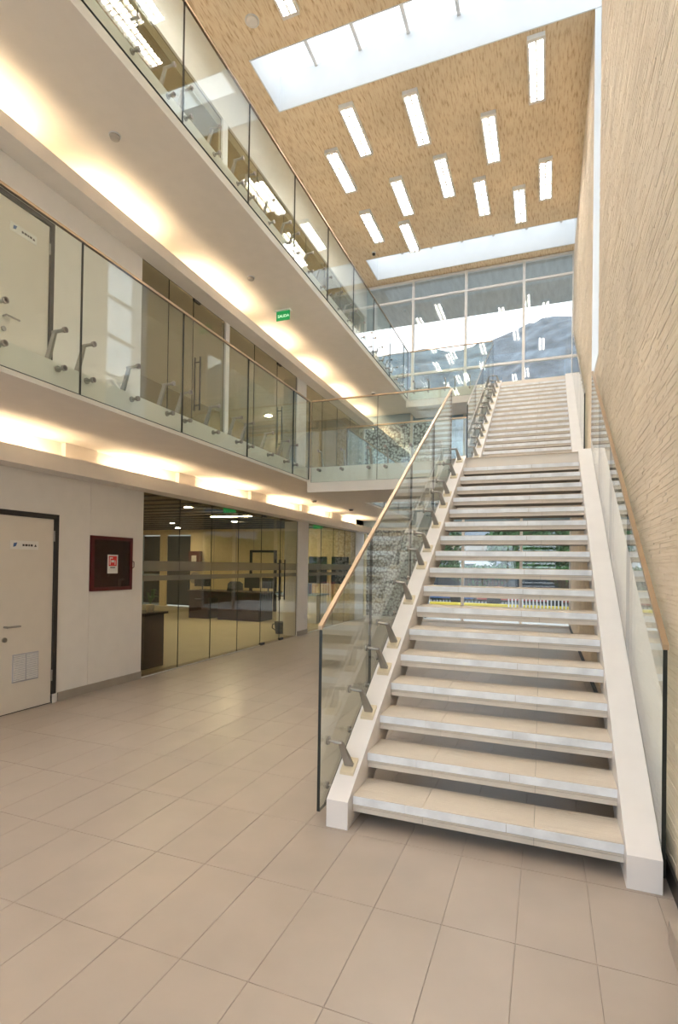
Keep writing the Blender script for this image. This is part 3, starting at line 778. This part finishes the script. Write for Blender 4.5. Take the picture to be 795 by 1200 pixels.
wpart('valve', MB().cyl((cx+.06, 5.54, 1.26), (cx+.06, 5.54, 1.36), .02).cyl((cx+.06, 5.54, 1.34), (cx+.12, 5.54, 1.36), .014), M_steel, fc)
wpart('nozzle', MB().cyl((cx+.10, 5.24, 1.38), (cx+.10, 5.30, 1.41), .012, .020), M_steel, fc)
# exit sign
ex = empty('exit_sign', (-4.34, 8.38, S2)); tag(ex, 'green SALIDA exit sign hanging from the second floor soffit', 'sign')
wpart('mount', MB().box(-4.50, -4.20, 8.34, 8.43, S2-.022, S2), M_trimw, ex)
ep = wpart('green_panel', MB().box(-4.475, -4.215, 8.37, 8.385, S2-.185, S2-.022), M_green, ex)
tm = Matrix.Translation((-4.335, 8.368, S2-.112)) @ Matrix.Rotation(math.pi/2, 4, 'X')
o = text_mesh('salida_lettering', 'SALIDA', .068, M_greentxt, ep, tm, .0015)
# exit sign at the first floor level further back, smoke detectors, cameras
def detector(name, c, label, mat=None, r=.055):
    d = empty(name, c); tag(d, label, 'detector')
    MB().lathe((0, 0, -.012), [(r*1.1, 0), (r*1.1, .012)], 20).build('base_ring', M_trimw, d)
    MB().lathe((0, 0, -.045), [(r*.45, 0), (r*.85, .008), (r, .033)], 20).build('sensor_head', mat or M_trimw, d, True)
detector('smoke_detector', (-4.255, 4.33, S2), 'round white smoke detector on the second floor soffit near the wall door', M_detect)
detector('smoke_detector', (-4.336, 7.25, S2), 'round smoke detector on the second floor soffit beside the exit sign', M_detect)
detector('smoke_detector', (-4.79, 9.75-.0, S1) if False else (-4.5, 10.2, S1), 'round smoke detector on the first floor soffit behind the bridge', M_base)
detector('smoke_detector', (-4.33, 12.0, S1), 'round dark smoke detector on the first floor soffit near the back window', M_dark)
detector('ceiling_speaker', (-4.33, 7.15, ZC), 'round ceiling speaker beside the front skylight corner', M_soffit, .10)
def dome_camera(c, label):
    d = empty('dome_camera', c); tag(d, label, 'camera')
    MB().lathe((0, 0, -.03), [(.05, 0), (.055, .03)], 18).build('housing', M_trimw, d, True)
    MB().lathe((0, 0, -.085), [(.012, 0), (.035, .012), (.045, .035), (.045, .055)], 18).build('dome', M_blackpl, d, True)
dome_camera((-4.2, 13.2, S2), 'small black dome camera on the second floor soffit near the back')
dome_camera((-4.40, 13.687, ZC), 'small black dome camera on the wood fibre ceiling beside the back skylight')
# wall socket on the column
so = empty('wall_socket', (XW, 11.22, .35)); tag(so, 'small white wall socket on the ground floor column', 'socket')
wpart('socket_plate', MB().box(XW, XW+.006, 11.18, 11.26, .33, .45), M_alu, so)
wpart('socket_insert', MB().box(XW+.006, XW+.010, 11.20, 11.24, .36, .42), M_paper, so)

# ================================================================== OFFICE FURNITURE
de = empty('reception_desk', (-8.5, 13.1, 0)); tag(de, 'long dark walnut reception desk inside the office', 'desk')
wpart('desk_top', MB().box(-9.66, -7.0, 12.86, 13.75, .76, .80), M_wood, de)
wpart('pedestal', MB().box(-9.60, -8.96, 12.92, 13.70, 0, .76), M_wood, de)
wpart('front_panel', MB().box(-8.62, -7.30, 12.92, 12.95, 0.0, .76), M_wood, de)
wpart('side_panel', MB().box(-7.34, -7.30, 12.95, 13.70, 0, .76), M_wood, de)
wpart('modesty_rail', MB().box(-8.96, -8.62, 12.92, 12.95, .60, .76), M_wood, de)
dr = wpart('drawer', MB().box(-9.58, -8.98, 12.905, 12.92, .40, .72), M_wood, de)
wpart('drawer_pull', MB().box(-9.38, -9.18, 12.895, 12.905, .55, .565), M_steel, dr)
def office_chair(x, y, rz, label, z=0.0):
    c = empty('office_chair', (x, y, z), rz); tag(c, label, 'chair')
    MB().prism([(-.24, .46), (.24, .46), (.25, .50), (.22, .54), (-.22, .54), (-.25, .50)], 'y', -.23, .25).build('seat', M_greyfab, c)
    bk = MB()
    pr = [(-.22, .62), (-.25, .75), (-.24, .95), (-.15, 1.02), (.15, 1.02), (.24, .95), (.25, .75), (.22, .62)]
    bk.prism(pr, 'y', .24, .30).build('backrest', M_greyfab, c)
    MB().cyl((0, .27, .50), (0, .27, .66), .022).cyl((0, .0, .44), (0, .27, .50), .020).build('back_support', M_blackpl, c)
    MB().cyl((0, 0, .10), (0, 0, .46), .028).build('gas_lift', M_blackpl, c)
    b = MB()
    for k in range(5):
        a = k*2*math.pi/5+.3; b.cyl((0, 0, .11), (.29*math.cos(a), .29*math.sin(a), .065), .022, .014)
    b.build('star_base', M_blackpl, c)
    for k in range(5):
        a = k*2*math.pi/5+.3; q = (.29*math.cos(a), .29*math.sin(a))
        MB().cyl((q[0]-.02, q[1], .03), (q[0]+.02, q[1], .03), .029).build('castor', M_blackpl, c)
    for s in (-1, 1):
        MB().cyl((s*.27, .10, .50), (s*.29, .08, .70), .014).cyl((s*.29, -.12, .71), (s*.29, .18, .71), .022).build('armrest', M_blackpl, c)
office_chair(-9.05, 14.35, .25, 'dark office chair behind the walnut reception desk')
office_chair(-6.9, 14.6, -.6, 'dark office chair beside the white office counter')
def monitor(x, y, z, rz, label):
    m = empty('monitor', (x, y, z), rz); tag(m, label, 'monitor')
    MB().box(-.23, .23, -.015, .02, .10, .40).build('screen_housing', M_blackpl, m)
    MB().box(-.215, .215, .02, .022, .115, .385).build('screen', M_tinted, m)
    MB().cyl((0, -.01, .01), (0, -.01, .14), .018).build('stand', M_blackpl, m)
    MB().lathe((0, 0, 0), [(.10, 0), (.09, .012)], 16).build('foot', M_blackpl, m)
monitor(-9.45, 13.35, .80, .5, 'small black monitor at the end of the reception desk')
monitor(-7.75, 13.3, .80, 0.1, 'black monitor in the middle of the reception desk')
monitor(-7.25, 13.35, .80, -.2, 'black monitor beside the desk telephone on the reception desk')
tp = empty('telephone', (-8.35, 13.2, .80)); tag(tp, 'black desk telephone on the reception desk', 'telephone')
MB().prism([(-.09, 0), (.09, 0), (.09, .03), (-.09, .07)], 'x', -.10, .10).build('base', M_blackpl, tp)
MB().cyl((-.07, -.09, .085), (-.07, .09, .085), .018).build('handset', M_blackpl, tp)
# pedestal with potted plant just inside the glass
pd = empty('pedestal_table', (-5.66, 6.55, 0)); tag(pd, 'narrow dark walnut pedestal just inside the office glass', 'table')
MB().box(-.20, .17, -.22, .22, 0, .80).build('body', M_wood, pd)
MB().box(-.24, .22, -.26, .26, .80, .83).build('top', M_wood, pd)
pp = empty('potted_plant', (-5.60, 6.58, .83)); tag(pp, 'small green potted plant on the walnut pedestal', 'plant')
MB().lathe((0, 0, 0), [(.045, 0), (.065, .11), (.06, .115)], 16).build('pot', M_paper, pp, True)
rl = random.Random(5)
for k in range(16):
    a = rl.uniform(0, 6.28); l = rl.uniform(.12, .26); h = rl.uniform(.05, .20)
    d = Vector((math.cos(a), math.sin(a), 0)); s = Vector((-d.y, d.x, 0))*.022
    p0 = Vector((0, 0, .11)); p1 = p0 + d*l*.3 + Vector((0, 0, h+.05)); p2 = p0 + d*l*.75 + Vector((0, 0, h*.8+.05))
    m = MB(); m.v = [tuple(p0), tuple(p1-s), tuple(p1+s), tuple(p2)]; m.f = [(0, 1, 3, 2)]; m.m = [0]
    m.build('leaf', M_leaf2, pp)
# wall mounted red hose cabinet and notice inside the office
rc = empty('hose_cabinet', (-11.6, 16.0, .85)); tag(rc, 'dark red hose cabinet with notices on the cream office wall', 'cabinet')
wpart('cabinet_box', MB().box(-11.85, -11.40, 15.88, 16.045, 1.30, 2.0), M_red, rc)
wpart('notice', MB().box(-11.72, -11.52, 15.87, 15.88, 1.45, 1.85), M_paper, rc)
wpart('hose_coil', MB().cyl((-11.62, 15.92, 1.05), (-11.62, 16.0, 1.05), .20, n=22).cyl((-11.62, 15.90, 1.05), (-11.62, 15.92, 1.05), .08, n=16), M_base, rc)
# white office counter with blue folders near the double door
wc = empty('office_counter', (-6.5, 13.6, 0)); tag(wc, 'white office counter behind the glass double door', 'counter')
wpart('counter_body', MB().box(-7.0+.05, -5.75, 13.3, 14.0, 0, .74), M_carw, wc)
wpart('counter_top', MB().box(-6.98, -5.70, 13.25, 14.05, .74, .78), M_blue, wc)
for k in range(7):
    f = MB().box(-6.85+k*.11, -6.85+k*.11+.085, 13.5, 13.78, .78, .78+.22+.03*((k*3) % 4)).build('folder', (M_carb, M_tinted, M_blue)[k % 3])
    tag(f, 'blue ring folder standing on the white office counter', 'folder', 'folders on the office counter')
# waste bin
wb = empty('waste_bin', (-5.66, 11.0, 0)); tag(wb, 'black waste bin with side handle just inside the glass double door', 'bin')
MB().lathe((0, 0, 0), [(.10, 0), (.13, .26), (.135, .27), (.125, .27), (.10, .02)], 20).build('bin_body', M_blackpl, wb, True)
hm = MB(); pts = [(-.12, 0, .22), (-.19, 0, .20), (-.20, 0, .12), (-.115, 0, .07)]
for a, b in zip(pts[:-1], pts[1:]): hm.cyl(a, b, .012)
hm.build('bin_handle', M_blackpl, wb)
# dark wall screens in the second office bay
for k, (a, b) in enumerate(((-7.25, -6.55), (-6.45, -5.80))):
    s = empty('wall_board', ((a+b)/2, 16.03, 1.0)); tag(s, 'dark framed wall board on the cream wall behind the column', 'board', 'dark wall boards in the office')
    wpart('board_frame', MB().box(a, b, 16.02, 16.048, .95, 1.88), M_yellow, s)
    wpart('board_face', MB().box(a+.03, b-.03, 16.01, 16.02, .98, 1.85), M_tinted, s)
# office ceiling lamps
def downlight(x, y, z, label, group, r=.09):
    d = empty('downlight', (x, y, z)); tag(d, label, 'downlight', group)
    MB().lathe((0, 0, -.02), [(r, 0), (r*1.15, .02)], 18).build('rim', M_trimw, d)
    MB().lathe((0, 0, -.024), [(r*.9, 0), (r*.9, .003)], 18).build('lens', M_down, d)
for x, y in ((-12.6, 13.2), (-11.4, 10.8), (-10.6, 13.4), (-8.3, 13.2), (-7.0, 15.0), (-6.3, 12.0), (-7.2, 9.6), (-9.2, 9.0), (-6.2, 7.3), (-11.8, 15.2)):
    downlight(x, y, 2.80, 'round recessed downlight in the dark office ceiling', 'office downlights')
for x, y in ((-7.4, 11.6),):
    l = empty('linear_lamp', (x, y, 2.80)); tag(l, 'long fluorescent strip lamp under the dark office ceiling', 'lamp')
    MB().box(-.60, .60, -.06, .06, -.03, 0).build('housing', M_trimw, l); MB().box(-.57, .57, -.05, .05, -.04, -.03).build('diffuser', M_lin, l)
for x, y in ((-6.2, 12.6), (-7.8, 14.2)):
    downlight(x, y, S2, 'round lamp on the ceiling of the first floor room', 'first floor room lamps', .11)
for x, y in ((-6.6, 6.0), (-6.6, 9.5), (-6.6, 13.0)):
    downlight(x, y, 9.05, 'round lamp on the ceiling of the second floor room', 'second floor room lamps', .11)
for (x, y, lab) in ((-5.9, 9.2, 'green exit light above the office glass beside the double door'), (-6.0, 13.9, 'green exit light above the office glass beyond the column')):
    e = empty('exit_light', (x, y, 2.80)); tag(e, lab, 'sign')
    MB().box(-.14, .14, -.012, .012, -.20, -.03).build('green_panel', M_green, e); MB().box(-.02, .02, -.01, .01, -.03, 0).build('hanger', M_blackpl, e)

# ================================================================== OUTSIDE
GZ = -.18
struct(MB().box(-300, 300, -120, 600, GZ-.3, GZ-.02).build('ground', M_asphalt), 'grey asphalt street outside the building', 'ground')
struct(MB().box(-12, 8, YB+.12, 21.5, GZ-.02, GZ+.10).build('pavement', M_pave), 'pale pavement outside the back window', 'pavement')
tag(MB().box(-12, 8, 24.6, 24.9, GZ-.02, GZ+.14).build('kerb', M_yline), 'yellow painted kerb of the street', 'kerb')
struct(MB().box(-9, 5, YB+.07, 18.3, 10.0, 10.3).build('roof_overhang', M_soffout), 'dark grey roof overhang outside the back window', 'roof')
rw = MB().box(-9, -3.55, 17.2, 17.6, GZ+.10, 7.4).build('rubble_wall', M_grav); tag(rw, 'rough pale rubble stone wall outside the back window', 'wall')
struct(MB().box(-30, 30, -40, YF-.1, GZ-.02, GZ+.10).build('bounce_paving', M_pave), 'unseen pale paving added before the entrance glazing to bounce daylight inside', 'pavement')  # unseen pale ground, added to reflect daylight up to the ceiling
# hill
hb = MB(); nx, ny = 120, 44
rid = lambda x: 82 + 5*noise.noise((x*.012, 3.1, 0)) + 4*noise.noise((x*.04, 1.7, 0)) + 1.6*noise.noise((x*.13, 7.7, 0)) + (x+30)*.03
for j in range(ny):
    for i in range(nx):
        x = -300 + 500*i/(nx-1); y = 70 + 260*j/(ny-1)
        t = min(1, max(0, (y-70)/130)); t = t*t*(3-2*t)
        f = 1 - max(0, (y-215)/160)
        z = rid(x)*t*max(f, .1) + 9*noise.noise((x*.03, y*.03, 0))*t*(1-t)*3 + 3.5*noise.noise((x*.11, y*.11, 2))*t
        hb.v.append((x, y, z + GZ - 1.0 + .0))
for j in range(ny-1):
    for i in range(nx-1):
        a = j*nx+i; hb.f.append((a, a+1, a+nx+1, a+nx)); hb.m.append(0)
struct(hb.build('hill', M_hazyrock), 'bare hillside behind the street with distance haze in its blue grey', 'hill')
# street fence: dark bars and a white picket section
def fence(x0, x1, y, z0, h, mat, label, step, r):
    f = empty('fence', ((x0+x1)/2, y, z0)); tag(f, label, 'fence')
    n = int((x1-x0)/step); bar = MB().box(-r, r, -r, r, 0, h).mesh('picket', mat)
    for k in range(n+1):
        o = link('picket', bar, f); o.location = (x0 + k*step - (x0+x1)/2, 0, 0)
    for zz in (.12*h, .92*h): MB().box(-(x1-x0)/2, (x1-x0)/2, -r*.8, r*.8, zz, zz+.04).build('rail', mat, f)
fence(-7, 4, 27.5, GZ-.02, 1.55, M_dark, 'dark vertical bar fence across the street', .16, .02)
fence(-1.35, 2.2, 22.2, GZ-.02, .98, M_carw, 'low white picket fence by the pavement', .13, .025)
def car(x, y, rz, mat, label):
    c = empty('parked_car', (x, y, GZ-.02), rz); tag(c, label, 'car')
    body = [(-2.05, .30), (-2.1, .62), (-1.95, .80), (-1.2, .88), (1.15, .92), (1.95, .78), (2.1, .55), (2.05, .30)]
    MB().prism(body, 'y', -.82, .82).build('body', mat, c)
    MB().prism([(-1.0, .88), (-.45, 1.36), (.75, 1.40), (1.45, .92)], 'y', -.70, .70).build('cabin', M_tinted, c)
    MB().prism([(-.42, 1.36), (.72, 1.40), (.70, 1.43), (-.40, 1.39)], 'y', -.70, .70).build('roof', mat, c)
    for wx in (-1.3, 1.3):
        for s in (-1, 1): MB().cyl((wx, s*.62, .31), (wx, s*.84, .31), .31, n=18).build('wheel', M_rubber, c)
car(-5.2, 26.3, .03, M_carb, 'blue car parked in front of the dark street fence')
car(-.9, 26.3, 0, M_carr, 'dark red car parked in front of the dark street fence')
car(-9.5, 26.3, 0, M_carw, 'white car parked behind the rubble stone wall')
def tree(x, y, h, r, seed, label):
    t = empty('tree', (x, y, GZ-.02)); tag(t, label, 'tree', 'trees across the street')
    rr = random.Random(seed)
    MB().cyl((0, 0, 0), (.05, 0, h*.55), .16, .09).cyl((.05, 0, h*.45), (r*.4, .2, h*.75), .07, .03).cyl((.05, 0, h*.45), (-r*.4, -.1, h*.75), .07, .03).build('trunk', M_bark, t)
    cr = MB()
    for k in range(2600):
        while True:
            p = Vector((rr.uniform(-1, 1), rr.uniform(-1, 1), rr.uniform(-1, 1)))
            if p.length < 1: break
        q = Vector((p.x*r, p.y*r, h*.62 + p.z*h*.42)); q += q.normalized()*.25*noise.noise(q*1.1)
        a = Vector((rr.gauss(0, 1), rr.gauss(0, 1), rr.gauss(0, 1))).normalized(); b = a.orthogonal().normalized(); s = rr.uniform(.10, .20)
        c = a.cross(b)
        cr.quad(q-b*s, q-c*s*.5, q+b*s, q+c*s*.5)
    tag(cr.build('crown', M_leaf, t), kind='stuff')
for k, (x, y, h, r) in enumerate(((-6.2, 32, 4.6, 1.8), (-1.5, 32.0, 5.0, 1.8), (2.3, 32.5, 4.8, 1.8), (-10.2, 33, 5.5, 2.0), (6.4, 33, 5.2, 2.0), (.4, 37, 5.2, 2.0))):
    tree(x, y, h, r, k, 'leafy green tree across the street')
# building across the street
bo = empty('street_house', (-5.2, 40, GZ-.02)); tag(bo, 'pale low house across the street between the trees', 'building')
MB().box(-1.5, 1.5, 0, 4, 0, 3.0).build('wall', M_carw, bo)
MB().prism([(-1.8, 3.0), (1.8, 3.0), (0, 4.0)], 'y', -.3, 4.3).build('roof', M_base, bo)
f = MB().box(-.5, .5, -.03, .0, 1.0, 2.1).build('window', M_alu, bo); MB().box(-.42, .42, -.05, -.03, 1.08, 2.02).build('pane', M_tinted, f)
# clipped hedges
def hedge(x0, x1, y0, y1, h, seed, label):
    t = empty('hedge', ((x0+x1)/2, (y0+y1)/2, GZ-.02)); tag(t, label, 'hedge')
    rr = random.Random(seed); W, L = (x1-x0)/2, (y1-y0)/2
    MB().box(-W+.12, W-.12, -L+.12, L-.12, 0, h-.15).build('inner_growth', M_bark, t)
    lf = MB()
    n = int(260*(W*L*4 + (W+L)*4*h))
    n = min(n, 14000)
    for k in range(n):
        f_ = rr.random(); q = Vector((rr.uniform(-W, W), rr.uniform(-L, L), rr.uniform(0, h)))
        ax = rr.random()
        if ax < .4: q.y = rr.choice((-L, L)) + rr.gauss(0, .05)
        elif ax < .7: q.x = rr.choice((-W, W)) + rr.gauss(0, .05)
        else: q.z = h + rr.gauss(0, .06)
        a = Vector((rr.gauss(0, 1), rr.gauss(0, 1), rr.gauss(0, 1))).normalized(); b = a.orthogonal().normalized(); c = a.cross(b); s_ = rr.uniform(.06, .12)
        lf.quad(q-b*s_, q-c*s_*.5, q+b*s_, q+c*s_*.5)
    tag(lf.build('foliage', M_leaf, t), kind='stuff')
hedge(-13, 8, 28.9, 29.7, 1.75, 11, 'long clipped hedge behind the dark street fence')
hedge(2.6, 3.6, 15.9, 24.2, 2.8, 12, 'unseen tall hedge added beside the pavement to block bright reflections')  # added out of view so the office glass reflects less bright street

# ================================================================== PORTALS (guide the daylight sampling at the openings)
def portal(name, loc, rot, sx, sy):
    l = bpy.data.lights.new(name, 'AREA'); l.shape = 'RECTANGLE'; l.size = sx; l.size_y = sy
    l.cycles.is_portal = True
    o = bpy.data.objects.new(name, l); COL.objects.link(o); o.location = loc; o.rotation_euler = rot
portal('portal_front', (-2.26, YF-.15, 5), (math.pi/2, 0, 0), 5.7, 10)
portal('portal_back', (-2.26, YB+.2, 5), (-math.pi/2, 0, 0), 5.7, 10)
portal('portal_skylight', (-2.0, (A0+A1)/2, ZS+.1), (0, 0, 0), 5.8, 1.06)
portal('portal_skylight_back', (-2.0, (B0+B1)/2, ZS+.1), (0, 0, 0), 5.8, 1.06)
portal('portal_slot', (XR+.5, (SL0+SL1)/2, 7.5), (0, math.pi/2, 0), 6.2, 1.05)
